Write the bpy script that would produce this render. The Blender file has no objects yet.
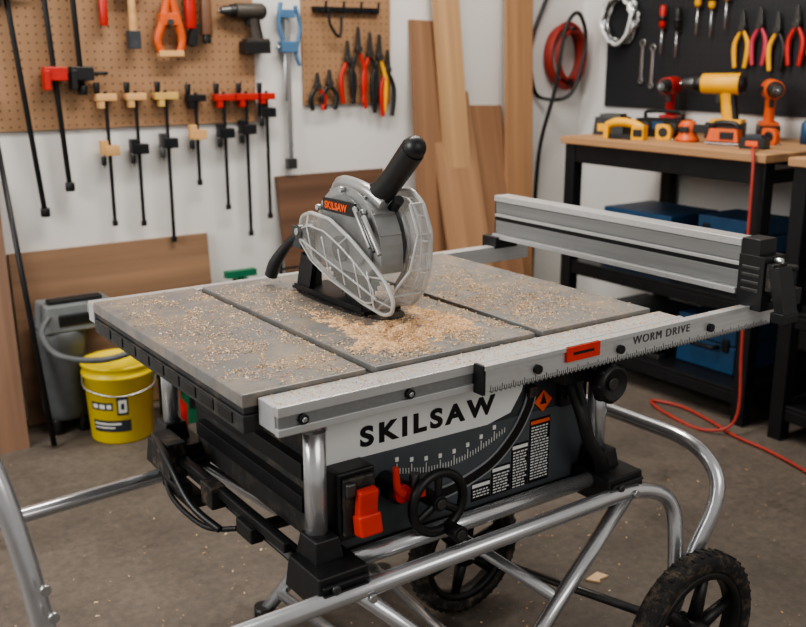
import bpy, bmesh, math, random
from mathutils import Vector, Matrix, noise
random.seed(4)
V=Vector
sc=bpy.context.scene
# ------------------------------------------------------------ materials
def lin(c):
    return tuple((x/255/12.92 if x/255<=.04045 else ((x/255+.055)/1.055)**2.4) for x in c)
MATS={}
def mat(name,col,rough=.5,metal=0.,var=.12,scale=25,bump=0.,alpha=1.,stretch=(1,1,1),dust=0.,dscale=14,coat=0.,scuff=0.,dlo=.5,dhi=.75):
    if name in MATS: return MATS[name]
    m=bpy.data.materials.new(name); m.use_nodes=True
    nt=m.node_tree; N=nt.nodes; L=nt.links
    b=N['Principled BSDF']; c=lin(col)
    tc=N.new('ShaderNodeTexCoord'); mp=N.new('ShaderNodeMapping'); mp.inputs['Scale'].default_value=stretch
    L.new(tc.outputs['Object'],mp.inputs[0])
    nz=N.new('ShaderNodeTexNoise'); nz.inputs['Scale'].default_value=scale; nz.inputs['Detail'].default_value=5
    L.new(mp.outputs[0],nz.inputs['Vector'])
    cr=N.new('ShaderNodeValToRGB')
    cr.color_ramp.elements[0].position=.3; cr.color_ramp.elements[1].position=.7
    cr.color_ramp.elements[0].color=tuple(x*(1-var) for x in c)+(1,)
    cr.color_ramp.elements[1].color=tuple(min(1,x*(1+var)) for x in c)+(1,)
    L.new(nz.outputs['Fac'],cr.inputs[0])
    out=cr.outputs[0]
    if scuff>0:
        for k,(st,lo) in enumerate((((3,120,1),.60),((140,6,1),.62))):
            m2=N.new('ShaderNodeMapping'); m2.inputs['Scale'].default_value=st; m2.inputs['Rotation'].default_value=(0,0,.25+k*.5)
            L.new(tc.outputs['Object'],m2.inputs[0])
            ns=N.new('ShaderNodeTexNoise'); ns.inputs['Scale'].default_value=1.6; ns.inputs['Detail'].default_value=4; L.new(m2.outputs[0],ns.inputs['Vector'])
            rs=N.new('ShaderNodeValToRGB'); rs.color_ramp.elements[0].position=lo; rs.color_ramp.elements[1].position=lo+.12
            rs.color_ramp.elements[1].color=(scuff,scuff,scuff,1); L.new(ns.outputs['Fac'],rs.inputs[0])
            ms=N.new('ShaderNodeMix'); ms.data_type='RGBA'; L.new(rs.outputs[0],ms.inputs['Factor']); L.new(out,ms.inputs['A'])
            ms.inputs['B'].default_value=tuple(min(1,x*(1.9 if k==0 else .45)) for x in c)+(1,); out=ms.outputs['Result']
    if dust>0:
        n2=N.new('ShaderNodeTexNoise'); n2.inputs['Scale'].default_value=dscale; n2.inputs['Detail'].default_value=10; n2.inputs['Roughness'].default_value=.75
        L.new(tc.outputs['Object'],n2.inputs['Vector'])
        r2=N.new('ShaderNodeValToRGB'); r2.color_ramp.elements[0].position=dlo; r2.color_ramp.elements[1].position=dhi
        r2.color_ramp.elements[1].color=(dust,dust,dust,1)
        L.new(n2.outputs['Fac'],r2.inputs[0])
        mx=N.new('ShaderNodeMix'); mx.data_type='RGBA'
        L.new(r2.outputs[0],mx.inputs['Factor']); L.new(out,mx.inputs['A']); mx.inputs['B'].default_value=lin((182,156,126))+(1,)
        out=mx.outputs['Result']
    L.new(out,b.inputs['Base Color'])
    b.inputs['Roughness'].default_value=rough; b.inputs['Metallic'].default_value=metal
    b.inputs['Alpha'].default_value=alpha
    if coat: b.inputs['Coat Weight'].default_value=coat
    if bump>0:
        bp=N.new('ShaderNodeBump'); bp.inputs['Strength'].default_value=bump; bp.inputs['Distance'].default_value=.004
        L.new(nz.outputs['Fac'],bp.inputs['Height']); L.new(bp.outputs[0],b.inputs['Normal'])
    MATS[name]=m; return m
def wood(name,col,axis='z',var=.28,scale=6,rough=.6):
    st={'x':(.12,3,3),'z':(3,3,.12),'y':(3,.12,3)}[axis]
    return mat(name,col,rough,0,var,scale,.15,stretch=st)
def pegboard(name,col,hole,pitch=.027,rough=.6):
    m=mat(name,col,rough,0,.06,8); nt=m.node_tree; N=nt.nodes; L=nt.links; b=N['Principled BSDF']
    tc=N.new('ShaderNodeTexCoord'); sp=N.new('ShaderNodeSeparateXYZ'); L.new(tc.outputs['Object'],sp.inputs[0])
    def mth(op,a,bv=None):
        n=N.new('ShaderNodeMath'); n.operation=op
        if hasattr(a,'links'): L.new(a,n.inputs[0])
        else: n.inputs[0].default_value=a
        if bv is not None:
            if hasattr(bv,'links'): L.new(bv,n.inputs[1])
            else: n.inputs[1].default_value=bv
        return n.outputs[0]
    def cell(o):
        f=mth('FRACT',mth('ADD',mth('DIVIDE',o,pitch),100.)); g=mth('SUBTRACT',f,.5); return mth('MULTIPLY',g,g)
    d=mth('LESS_THAN',mth('ADD',cell(sp.outputs['X']),cell(sp.outputs['Z'])),.015)
    mx=N.new('ShaderNodeMix'); mx.data_type='RGBA'
    src=b.inputs['Base Color'].links[0].from_socket
    L.new(d,mx.inputs['Factor']); L.new(src,mx.inputs['A']); mx.inputs['B'].default_value=lin(hole)+(1,)
    L.new(mx.outputs['Result'],b.inputs['Base Color']); return m

black=mat('black_plastic',(24,25,27),.42,0,.25,60,.05)
blackd=mat('black_dusty',(34,34,35),.55,0,.25,50,.05,dust=.45,dscale=30)
bsteel=mat('black_steel',(30,31,34),.4,.3,.2,20)
rubber=mat('tire_rubber',(34,33,33),.8,0,.25,40,.2,dust=.4,dscale=40)
silver=mat('silver_tube',(198,199,202),.24,.8,.04,30,dust=.10,dscale=40)
alu=mat('aluminium_rail',(194,195,196),.34,.5,.06,60,stretch=(.1,3,3),dust=.28,dscale=30)
alud=mat('aluminium_grey',(140,142,143),.38,.5,.07,40,stretch=(3,.1,3))
cast=mat('cast_table',(118,118,117),.42,.25,.12,22,.04,dust=.62,dscale=9,scuff=.28,dlo=.46,dhi=.74)
castedge=mat('cast_edge',(52,53,54),.5,.3,.15,30,dust=.25)
bodyg=mat('body_grey',(60,64,69),.45,.2,.1,20,dust=.12,dscale=30)
panelg=mat('panel_grey',(84,89,94),.4,.2,.08,20)
sawg=mat('saw_casting',(158,159,159),.32,.5,.08,30,dust=.3,dscale=40)
white=mat('white_decal',(222,223,222),.4,0,.04,20,dust=.1,dscale=40)
ink=mat('black_ink',(18,18,20),.4)
red=mat('red_plastic',(180,38,28),.4,0,.12,30)
redo=mat('switch_red',(204,54,34),.4,0,.08,30)
orange=mat('orange_plastic',(226,92,34),.4,0,.1,30)
orng=mat('orange_tool',(204,90,36),.45,0,.1,30)
yellow=mat('yellow_plastic',(226,166,36),.42,0,.08,20)
pailm=mat('pail_yellow',(226,200,40),.38,0,.05,12)
blue=mat('blue_plastic',(34,72,106),.45,0,.12,20)
lblue=mat('blue_steel',(80,116,152),.4,.2,.1,20)
green=mat('green_plastic',(28,106,76),.5,0,.12,20)
steel=mat('bright_steel',(196,198,200),.26,.9,.06,30)
dsteel=mat('dark_steel',(92,92,92),.35,.8,.12,30)
clear=mat('clear_guard',(150,150,148),.08,0,.15,40,alpha=.36,dust=.5,dscale=34)
clear2=mat('clear_shield',(170,170,169),.10,0,.15,40,alpha=.46,dust=.4,dscale=36)
clearr=mat('clear_guard_rib',(194,194,192),.14,0,.1,40,alpha=.66)
handlew=wood('clamp_wood',(202,158,106),'x')
woodb=wood('brown_board',(138,104,78),'z'); woodl=wood('pine_board',(180,144,106),'z'); woodd=wood('dark_board',(116,84,60),'z')
woodx=wood('panel_board',(138,108,84),'x'); woodbx=wood('dark_panel_board',(100,72,54),'x')
benchw=wood('bench_wood',(166,128,92),'y')
wallm=mat('wall_paint',(212,210,207),.75,0,.03,3)
pegw=pegboard('pegboard_brown',(154,120,90),(80,56,40))
pegb=pegboard('pegboard_black',(36,38,42),(18,18,20),rough=.5)
redhose=mat('red_hose',(142,42,34),.45,0,.12,20)
redcord=mat('red_cord',(166,60,50),.5)
dustm=[mat('dust_a',(216,184,146),.85,0,.1,80),mat('dust_b',(194,154,112),.85,0,.1,80),mat('dust_c',(230,206,174),.85,0,.1,80)]
def concrete():
    m=bpy.data.materials.new('concrete'); m.use_nodes=True; N=m.node_tree.nodes; L=m.node_tree.links; b=N['Principled BSDF']
    tc=N.new('ShaderNodeTexCoord')
    def nz(s,d,r,lo,hi,c0,c1):
        n=N.new('ShaderNodeTexNoise'); n.inputs['Scale'].default_value=s; n.inputs['Detail'].default_value=d; n.inputs['Roughness'].default_value=r
        L.new(tc.outputs['Object'],n.inputs['Vector']); c=N.new('ShaderNodeValToRGB')
        c.color_ramp.elements[0].position=lo; c.color_ramp.elements[1].position=hi
        c.color_ramp.elements[0].color=c0; c.color_ramp.elements[1].color=c1; L.new(n.outputs['Fac'],c.inputs[0]); return n,c
    n1,c1=nz(1.6,8,.65,.35,.68,lin((90,83,76))+(1,),lin((122,113,104))+(1,))
    n2,c2=nz(38,6,.8,.4,.75,(.68,.68,.68,1),(1.15,1.12,1.08,1))
    n3,c3=nz(5,9,.8,.56,.66,(1,1,1,1),(.66,.64,.62,1))
    def mul(a,bb):
        x=N.new('ShaderNodeMix'); x.data_type='RGBA'; x.blend_type='MULTIPLY'; x.inputs['Factor'].default_value=1
        L.new(a,x.inputs['A']); L.new(bb,x.inputs['B']); return x.outputs['Result']
    L.new(mul(mul(c1.outputs[0],c2.outputs[0]),c3.outputs[0]),b.inputs['Base Color'])
    b.inputs['Roughness'].default_value=.55
    bp=N.new('ShaderNodeBump'); bp.inputs['Strength'].default_value=.15; bp.inputs['Distance'].default_value=.01
    L.new(n2.outputs['Fac'],bp.inputs['Height']); L.new(bp.outputs[0],b.inputs['Normal'])
    return m
conc=concrete()
# ------------------------------------------------------------ mesh builder
def rounded(pts,rad,n=7):
    pts=[V(p) for p in pts]; out=[pts[0]]
    for i in range(1,len(pts)-1):
        a,b,c=pts[i-1],pts[i],pts[i+1]
        r1=min(rad,(a-b).length*.48); r2=min(rad,(c-b).length*.48)
        p=b+(a-b).normalized()*r1; q=b+(c-b).normalized()*r2
        for k in range(n+1):
            t=k/n; out.append(p*(1-t)**2+b*2*t*(1-t)+q*t*t)
    out.append(pts[-1]); return out
def roundpoly(pts,rad,n=4):
    pts=[V(p) for p in pts]; out=[]; m=len(pts)
    for i in range(m):
        a,b,c=pts[i-1],pts[i],pts[(i+1)%m]
        p=b+(a-b).normalized()*min(rad,(a-b).length*.45); q=b+(c-b).normalized()*min(rad,(c-b).length*.45)
        for k in range(n+1):
            t=k/n; out.append(p*(1-t)**2+b*2*t*(1-t)+q*t*t)
    return out
def spline(pts,n=8,closed=False):
    pts=[V(p) for p in pts]; out=[]; m=len(pts)
    rng=range(m) if closed else range(m-1)
    for i in rng:
        if closed: p0,p1,p2,p3=pts[(i-1)%m],pts[i],pts[(i+1)%m],pts[(i+2)%m]
        else: p0,p1,p2,p3=pts[max(i-1,0)],pts[i],pts[i+1],pts[min(i+2,m-1)]
        for k in range(n):
            t=k/n; out.append(.5*((2*p1)+(p2-p0)*t+(2*p0-5*p1+4*p2-p3)*t*t+(3*p1-p0-3*p2+p3)*t**3))
    if not closed: out.append(pts[-1])
    return out
class B:
    def __init__(s,name): s.name=name; s.bm=bmesh.new(); s.mats=[]
    def mi(s,m):
        if m not in s.mats: s.mats.append(m)
        return s.mats.index(m)
    def face(s,vs,m,smooth=False):
        try: f=s.bm.faces.new(vs)
        except ValueError: return
        f.material_index=s.mi(m); f.smooth=smooth
    def box(s,c,sz,m,rot=None,taper=1.):
        c=V(c); h=V(sz)/2; vs=[]
        for z in (-1,1):
            k=taper if z>0 else 1.
            for x,y in ((-1,-1),(1,-1),(1,1),(-1,1)):
                p=V((x*h.x*k,y*h.y*k,z*h.z))
                if rot is not None: p=rot@p
                vs.append(s.bm.verts.new(c+p))
        for q in ((0,1,2,3),(4,5,6,7),(0,1,5,4),(1,2,6,5),(2,3,7,6),(3,0,4,7)): s.face([vs[i] for i in q],m)
    def bx(s,x0,x1,y0,y1,z0,z1,m): s.box(((x0+x1)/2,(y0+y1)/2,(z0+z1)/2),(abs(x1-x0),abs(y1-y0),abs(z1-z0)),m)
    def sweep(s,pts,r,m,seg=12,closed=False,sec=(1,1),up=None):
        pts=[V(p) for p in pts]; n=len(pts)
        rr=r if isinstance(r,(list,tuple)) else [r]*n
        if len(rr)!=n:
            rr=[rr[int(i*(len(rr)-1)/(n-1))]+(rr[min(len(rr)-1,int(i*(len(rr)-1)/(n-1))+1)]-rr[int(i*(len(rr)-1)/(n-1))])*((i*(len(rr)-1)/(n-1))%1) for i in range(n)]
        rings=[]; nx=None
        for i,p in enumerate(pts):
            if closed: t=(pts[(i+1)%n]-pts[i-1])
            else: t=pts[min(i+1,n-1)]-pts[max(i-1,0)]
            t.normalize()
            if nx is None:
                a=V(up) if up else (V((0,0,1)) if abs(t.z)<.9 else V((1,0,0)))
                nx=(a-t*a.dot(t)).normalized()
            else:
                nx=(nx-t*nx.dot(t)).normalized()
            ny=t.cross(nx)
            rings.append([s.bm.verts.new(p+(nx*math.cos(2*math.pi*k/seg)*sec[0]+ny*math.sin(2*math.pi*k/seg)*sec[1])*rr[i]) for k in range(seg)])
        for i in range(n if closed else n-1):
            a=rings[i]; b=rings[(i+1)%n]
            for k in range(seg): s.face([a[k],a[(k+1)%seg],b[(k+1)%seg],b[k]],m,True)
        if not closed: s.face(rings[0],m); s.face(rings[-1],m)
    def cyl(s,a,b,r,m,r2=None,seg=20): s.sweep([a,b],[r,r if r2 is None else r2],m,seg)
    def prism(s,poly,vec,m):
        vec=V(vec); a=[s.bm.verts.new(V(p)) for p in poly]; b=[s.bm.verts.new(V(p)+vec) for p in poly]
        s.face(a,m); s.face(b,m); n=len(a)
        for i in range(n): s.face([a[i],a[(i+1)%n],b[(i+1)%n],b[i]],m)
    def torus(s,c,axis,R,r,m,n=32,seg=10):
        c=V(c); ax=V(axis).normalized(); u=ax.orthogonal().normalized(); w=ax.cross(u)
        s.sweep([c+(u*math.cos(2*math.pi*k/n)+w*math.sin(2*math.pi*k/n))*R for k in range(n)],r,m,seg,True)
    def lathe(s,c,axis,prof,m,seg=32,smooth=True,closed=False):
        c=V(c); ax=V(axis).normalized(); u=ax.orthogonal().normalized(); w=ax.cross(u); rings=[]
        for r,h in prof: rings.append([s.bm.verts.new(c+ax*h+(u*math.cos(2*math.pi*k/seg)+w*math.sin(2*math.pi*k/seg))*r) for k in range(seg)])
        n=len(rings)
        for i in range(n if closed else n-1):
            a=rings[i]; b=rings[(i+1)%n]
            for k in range(seg): s.face([a[k],a[(k+1)%seg],b[(k+1)%seg],b[k]],m,smooth)
        if not closed: s.face(rings[0],m); s.face(rings[-1],m)
    def ell(s,c,r,m,seg=16,rot=None):
        c=V(c); r=V(r); rows=8; rings=[]
        for i in range(rows+1):
            ph=-math.pi/2+math.pi*(i+.001)/(rows+.002) 
            rings.append([])
            for k in range(seg):
                p=V((r.x*math.cos(ph)*math.cos(2*math.pi*k/seg),r.y*math.cos(ph)*math.sin(2*math.pi*k/seg),r.z*math.sin(ph)))
                if rot is not None: p=rot@p
                rings[-1].append(s.bm.verts.new(c+p))
        for i in range(rows):
            for k in range(seg): s.face([rings[i][k],rings[i][(k+1)%seg],rings[i+1][(k+1)%seg],rings[i+1][k]],m,True)
        s.face(rings[0],m,True); s.face(rings[-1],m,True)
    def done(s,parent=None,loc=(0,0,0),rotz=0,bevel=.0015,rot=None,scale=1.,norm=True):
        if norm: bmesh.ops.recalc_face_normals(s.bm,faces=s.bm.faces[:])
        me=bpy.data.meshes.new(s.name); s.bm.to_mesh(me); s.bm.free()
        for m in s.mats: me.materials.append(m)
        o=bpy.data.objects.new(s.name,me); bpy.context.collection.objects.link(o)
        o.location=loc; o.rotation_euler=rot if rot else (0,0,rotz); o.scale=(scale,)*3
        if bevel:
            b=o.modifiers.new('bevel','BEVEL'); b.width=bevel; b.segments=2; b.limit_method='ANGLE'; b.angle_limit=math.radians(50)
        if parent: o.parent=parent
        return o
def empty(name,loc=(0,0,0)):
    o=bpy.data.objects.new(name,None); o.location=loc; bpy.context.collection.objects.link(o); return o
def text(name,body,size,loc,m,parent,rot=(math.pi/2,0,0),bold=0.,space=1.,ext=.0006,sx=1.):
    c=bpy.data.curves.new(name,'FONT'); c.body=body; c.size=size; c.extrude=ext; c.offset=bold; c.space_character=space
    o=bpy.data.objects.new(name,c); bpy.context.collection.objects.link(o)
    bpy.context.view_layer.update()
    me=bpy.data.meshes.new_from_object(o.evaluated_get(bpy.context.evaluated_depsgraph_get()))
    bpy.data.objects.remove(o); q=bpy.data.objects.new(name,me); bpy.context.collection.objects.link(q)
    me.materials.clear(); me.materials.append(m); q.location=loc; q.rotation_euler=rot; q.scale=(sx,1,1)
    if parent: q.parent=parent
    return q
RZ=lambda a: Matrix.Rotation(a,3,'Z'); RX=lambda a: Matrix.Rotation(a,3,'X'); RY=lambda a: Matrix.Rotation(a,3,'Y')
# ------------------------------------------------------------ room
b=B('floor'); b.bx(-3,2.95,-3,2.4,-.1,0,conc); b.done(bevel=0)
YW=2.25; XW=2.85
b=B('wall_back'); b.bx(-3,XW+.1,YW,YW+.1,0,2.8,wallm); b.done(bevel=0)
b=B('wall_right'); b.bx(XW,XW+.1,-3,YW,0,2.8,wallm); b.done(bevel=0)
def peg(name,w,h,m,loc,rotz=0):
    b=B(name); b.bx(0,w,-.011,0,0,h,m); return b.done(loc=loc,rotz=rotz)
peg('pegboard',1.45,.95,pegw,(-.32,YW-.001,1.005))
peg('pegboard',.41,.85,pegw,(1.336,YW-.001,1.06))
peg('pegboard',2.6,.9,pegb,(XW-.001,2.08,1.02),-math.pi/2)
# ------------------------------------------------------------ TABLE SAW
TS=empty('table_saw')
T=.77
b=B('table_top')
for x0,x1 in ((0,.216),(.234,.576),(.594,.88)): b.bx(x0,x1,.065,.74,T-.022,T,cast)
b.bx(0.004,.876,.069,.736,T-.034,T-.0125,castedge)
b.done(TS,bevel=.002)
b=B('table_apron')
b.bx(0,.02,.065,.74,T-.062,T-.034,castedge); b.bx(.02,.88,.715,.74,T-.062,T-.034,castedge); b.bx(.86,.88,.065,.74,T-.062,T-.034,castedge)
b.bx(.02,.86,.067,.085,T-.062,T-.034,castedge)
for i in range(9): b.bx(-.002,.004,.10+i*.068,.15+i*.068,T-.055,T-.036,ink)
b.done(TS)
b=B('throat_plate')
pl=[]
for k in range(24):
    a=2*math.pi*k/24; pl.append((.425+.055*math.cos(a),.455+.175*math.copysign(abs(math.sin(a))**.6,math.sin(a)),T))
b.prism(pl,(0,0,.0018),blackd); b.bx(.417,.429,.32,.60,T+.0018,T+.0022,ink)
for x,y in ((.385,.36),(.385,.55),(.462,.36),(.462,.55)): b.cyl((x,y,T+.001),(x,y,T+.003),.004,dsteel)
b.done(TS,bevel=.0005)
X0=.024
b=B('front_rail')
b.bx(X0,.90,.012,.062,T-.05,T-.008,alu); b.bx(X0,.90,.0,.012,T-.022,T-.006,alu); b.bx(X0,.90,.0,.012,T-.052,T-.040,alu)
b.bx(X0+.002,.90,.004,.0125,T-.040,T-.022,alud)
for x in (.065,.255): b.cyl((x,.012,T-.031),(x,-.004,T-.031),.008,black); b.cyl((x,-.004,T-.031),(x,-.006,T-.031),.004,steel)
b.done(TS)
b=B('sliding_rail')
b.bx(.385,1.21,-.022,-.002,T-.05,T-.006,alu); b.bx(.385,1.21,-.026,-.022,T-.012,T-.004,alu)
b.bx(.382,.388,-.024,0,T-.054,T-.004,black)
for x in (.50,.70,.95): b.cyl((x,-.022,T-.03),(x,-.03,T-.03),.008,black)
n=150
for i in range(n):
    x=.40+i*(.74/n); l=.006 if i%5 else .010
    b.bx(x,x+.0011,-.0226,-.0218,T-.050,T-.050+l,ink)
poly=[]
for i in range(75):
    x=.40+i*.01; poly+= [(x,-.021,T-.05),(x+.005,-.021,T-.055)]
poly+=[(1.15,-.021,T-.049),(.40,-.021,T-.049)]
b.prism(poly,(0,.01,0),alud)
b.done(TS,bevel=.0006)
b=B('rail_indicator'); b.bx(.565,.645,-.028,-.0222,T-.03,T-.004,redo); b.bx(.58,.63,-.0285,-.028,T-.019,T-.014,ink); b.done(TS)
text('rail_lettering','WORM DRIVE',.022,(.735,-.0226,T-.028),mat('grey_ink',(70,72,74),.4),TS,space=1.2)
b=B('rear_rail'); b.bx(.0,1.17,.742,.775,T-.045,T-.004,alu); b.bx(.0,1.17,.775,.785,T-.03,T-.012,alud)
b.box((1.09,.765,T+.006),(.075,.055,.03),black); b.done(TS)
b=B('rip_fence')
b.bx(1.078,1.115,.01,.765,.79,.888,alud); b.bx(1.069,1.117,.008,.767,.882,.897,alu); b.bx(1.071,1.078,.01,.765,.842,.850,alu)
b.bx(1.075,1.078,.01,.765,.832,.842,bsteel); b.bx(1.063,1.115,.01,.765,.785,.797,alu)
b.bx(1.074,1.078,.01,.765,.800,.832,alud); b.bx(1.074,1.078,.01,.765,.852,.880,alud)
b.bx(1.077,1.113,.765,.772,.785,.895,black)
b.done(TS,bevel=.001)
b=B('fence_head')
b.bx(1.068,1.135,-.05,.009,T-.012,.868,black); b.bx(1.072,1.125,-.035,.0085,.864,.900,black)
b.bx(1.075,1.12,-.066,-.05,.80,.855,blackd); b.box((1.097,-.078,.80),(.045,.022,.10),black,RX(-.25))
b.box((1.16,-.03,.775),(.07,.05,.035),black); b.box((1.097,-.085,.752),(.05,.03,.02),black)
for k in range(4): b.bx(1.0665,1.069,-.04,.0,.795+k*.015,.802+k*.015,dsteel)
b.cyl((1.19,-.03,.79),(1.19,-.03,.83),.009,black); b.cyl((1.19,-.03,.825),(1.19,-.03,.835),.014,black)
for z in (.78,.86): b.cyl((1.10,-.05,z),(1.10,-.068,z),.006,steel)
b.done(TS,bevel=.003)
b=B('saw_body')
b.bx(.165,.745,.125,.64,.44,.735,castedge); b.bx(.15,.755,.105,.125,.435,.735,bodyg)
b.bx(.155,.75,.1035,.105,.44,.60,panelg)
b.bx(.15,.755,.099,.107,.432,.444,bsteel)
for z in (.50,.56): b.bx(.146,.166,.16,.6,z,z+.03,black)
b.done(TS,bevel=.003)
b=B('name_band')
poly=[(.152,.1045,.604),(.50,.1045,.600),(.555,.1045,.612),(.582,.1045,.65),(.595,.1045,.728),(.152,.1045,.728)]
b.prism(poly,(0,-.003,0),white); b.done(TS,bevel=0)
text('name_lettering','SKILSAW',.047,(.226,.1008,.6225),ink,TS,bold=.0018,space=1.33,sx=1.22)
b=B('bevel_scale')
mid=spline([(.372,.1025,.492),(.43,.1025,.497),(.51,.1025,.522),(.565,.1025,.565),(.596,.1025,.61),(.606,.1025,.64)],6)
def off(pts,d):
    o=[]
    for i,p in enumerate(pts):
        t=pts[min(i+1,len(pts)-1)]-pts[max(i-1,0)]; t.normalize(); o.append(p+V((-t.z,0,t.x))*d)
    return o
b.prism(off(mid,.013)+off(mid,-.013)[::-1],(0,-.002,0),mat('quadrant_grey',(150,154,158),.4,.3))
m2=[p+V((0,-.002,0)) for p in mid[1:-1]]; b.prism(off(m2,.0085)+off(m2,-.0085)[::-1],(0,-.001,0),ink)
for k in range(40):
    x=.30+k*.0062; z=.555-.02*math.sin(k/39*math.pi)+.02*(k/39)**2
    b.bx(x,x+.0014,.1018,.1036,z,z+(.018 if k%5==0 else .010),white)
    if k%5==0: b.bx(x-.003,x+.004,.1018,.1036,z+.022,z+.030,white)
b.box((.603,.098,.645),(.02,.012,.02),blackd)
b.done(TS,bevel=0)
b=B('warning_label')
b.prism([(.637,.1032,.640),(.660,.1032,.618),(.637,.1032,.596),(.614,.1032,.618)],(0,-.0016,0),orange)
b.prism([(.637,.1016,.633),(.645,.1016,.612),(.629,.1016,.612)],(0,-.0006,0),ink)
for x0,w_,zt in ((.468,.044,.492),(.516,.044,.512),(.564,.040,.545),(.608,.050,.585)):
    b.bx(x0-.002,x0+w_,.1028,.104,.455,zt,ink)
    z=zt-.004; b.bx(x0,x0+w_-.002,.1022,.103,z-.007,z,orange if x0>.60 else white); z-=.012
    while z>.459:
        x=x0+.002
        while x<x0+w_-.008:
            w=random.uniform(.004,.011); b.bx(x,min(x+w,x0+w_-.003),.1022,.103,z-.0026,z,white); x+=w+.0022
        z-=.0058
b.done(TS,bevel=0)
b=B('power_switch')
b.bx(.158,.228,.06,.105,.485,.605,black); b.bx(.163,.223,.05,.06,.495,.597,blackd)
b.box((.198,.040,.552),(.036,.018,.055),redo,RX(.12)); b.box((.198,.037,.518),(.042,.026,.036),redo,RX(-.2)); b.box((.172,.046,.58),(.018,.01,.025),dsteel)
b.done(TS,bevel=.004)
b=B('bevel_lever')
b.cyl((.275,.105,.545),(.275,.055,.545),.022,black); b.cyl((.275,.06,.545),(.275,.045,.545),.016,red)
b.sweep(spline([(.275,.05,.545),(.262,.045,.56),(.255,.04,.60)]),[.009,.007,.005],redo); b.box((.30,.05,.54),(.035,.018,.016),redo)
b.cyl((.30,.05,.52),(.30,.05,.575),.009,dsteel)
b.done(TS)
b=B('height_handwheel')
c=V((.335,.03,.520)); b.torus(c,(0,1,0),.053,.0085,black,40,12)
b.cyl(c+V((0,.075,0)),c+V((0,-.008,0)),.014,black); b.cyl(c+V((0,-.004,0)),c+V((0,-.012,0)),.009,dsteel)
for k in range(3):
    a=math.pi/2+k*2*math.pi/3; b.sweep([c,c+V((math.cos(a)*.052,0,math.sin(a)*.052))],.0075,black,8,sec=(1,.7))
k=c+V((.02,-.004,-.05)); b.cyl(k,k+V((0,-.035,0)),.012,black,.015); b.cyl(k+V((0,-.035,0)),k+V((0,-.037,0)),.009,dsteel)
b.done(TS)
b=B('rail_lock_knob')
c=V((.688,-.01,.676)); b.cyl((.688,.10,.676),(.688,-.01,.676),.012,bsteel)
b.lathe(c,(0,-1,0),[(.01,-.02),(.032,-.012),(.036,0),(.036,.014),(.030,.020),(.018,.012),(.010,.012)],black,24)
for k in range(8):
    a=k*math.pi/4; b.ell(c+V((math.cos(a)*.034,-.004,math.sin(a)*.034)),(.006,.013,.006),black,8)
b.cyl(c+V((0,-.010,0)),c+V((0,-.016,0)),.012,dsteel)
b.box((.645,.04,.69),(.07,.035,.03),black); b.sweep([(.60,.03,.705),(.66,.03,.70)],.008,black)
b.done(TS)
b=B('side_lever')
b.sweep(spline([(.69,.085,.66),(.688,.05,.60),(.70,.04,.545),(.73,.04,.50),(.75,.05,.455)]),[.013,.011,.010,.012,.016],black,12,sec=(1,1.4))
b.bx(.672,.732,.09,.104,.60,.70,black)
for z in (.62,.65,.68): b.cyl((.69,.092,z),(.69,.086,z),.007,dsteel)
b.done(TS)
b=B('corner_posts')
for x,y in ((.13,.085),(.765,.085),(.13,.69),(.765,.69)):
    b.cyl((x,y,.44),(x,y,.712),.0185,silver,seg=24)
    b.cyl((x,y,.68),(x,y,.712),.021,silver,seg=24)
b.done(TS,bevel=0)
for i,(x,y) in enumerate(((.13,.05),(.765,.05),(.13,.67),(.765,.67))):
    b=B('foot_bracket_%d'%(i+1)); 
    b.box((x,y,.443),(.10,.11,.055),black,taper=.9); b.box((x,y+.025,.485),(.055,.065,.04),black,taper=.8)
    for k in range(3): b.box((x,y-.055,.428+k*.014),(.085,.008,.006),black)
    b.cyl((x-.02,y-.056,.45),(x-.02,y-.062,.45),.008,dsteel)
    b.done(TS,bevel=.005)
R=.0155
WC=V((.835,-.125,.168))
b=B('stand_frame')
b.cyl((.13,.055,.452),(.765,.055,.452),R,silver)
b.sweep(rounded([(-.305,.0,.425),(.80,.0,.435),(.885,-.02,.40),(.875,-.045,.30),(.845,-.07,.168)],.07),R,silver,18)
b.sweep(rounded([(.765,.66,.43),(-.42,.66,.38),(-.45,.60,.84),(-.43,.30,.86),(-.355,.10,.81),(-.303,.035,.48),(-.30,.03,.0)],.16,12),R,silver,18)
b.sweep(rounded([(.80,.64,.45),(.95,.62,.49),(.95,-.02,.50),(.95,-.09,.43),(.875,-.075,.28),(.84,-.07,.168)],.08),R,silver,18)
b.sweep([(.775,-.0,.435),(.36,-.0,.012)],R,silver,18); b.sweep([(.15,-.0,.43),(.56,.012,.012)],R*.85,silver,18)
b.sweep([(.775,.64,.43),(.30,.64,.012)],R,silver,18); b.sweep([(.15,.64,.43),(.62,.63,.012)],R*.85,silver,18)
b.sweep([(.40,-.0,.05),(.34,.64,.05)],R*.8,silver,14); b.sweep([(.55,.01,.03),(.60,.63,.03)],R*.8,silver,14)
b.sweep([(.60,.0,.26),(.60,.64,.26)],R*.8,silver,14)
b.sweep([(.835,-.09,.168),(.70,.40,.15)],.009,dsteel,12)
for p in ((.775,-.016,.435),(.17,-.016,.42),(.46,-.016,.10),(-.305,.018,.54),(-.311,.022,.58)):
    b.cyl(p,V(p)+V((0,-.008,0)),.007,steel); 
for x,y in ((.36,0),(.56,.012),(.30,.64),(.62,.63),(-.30,.03)): b.cyl((x,y,0),(x,y,.03),.022,black)
b.done(TS,bevel=0)
b=B('stand_side_rails')
for x in (.12,.765):
    b.sweep([(x,.08,.44),(x,.66,.44)],.02,black,4,sec=(1,1)); b.box((x-.025,.37,.470),(.014,.50,.02),black)
b.box((.085,.60,.47),(.04,.09,.075),blackd); b.box((.08,.52,.425),(.035,.14,.025),black)
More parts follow.
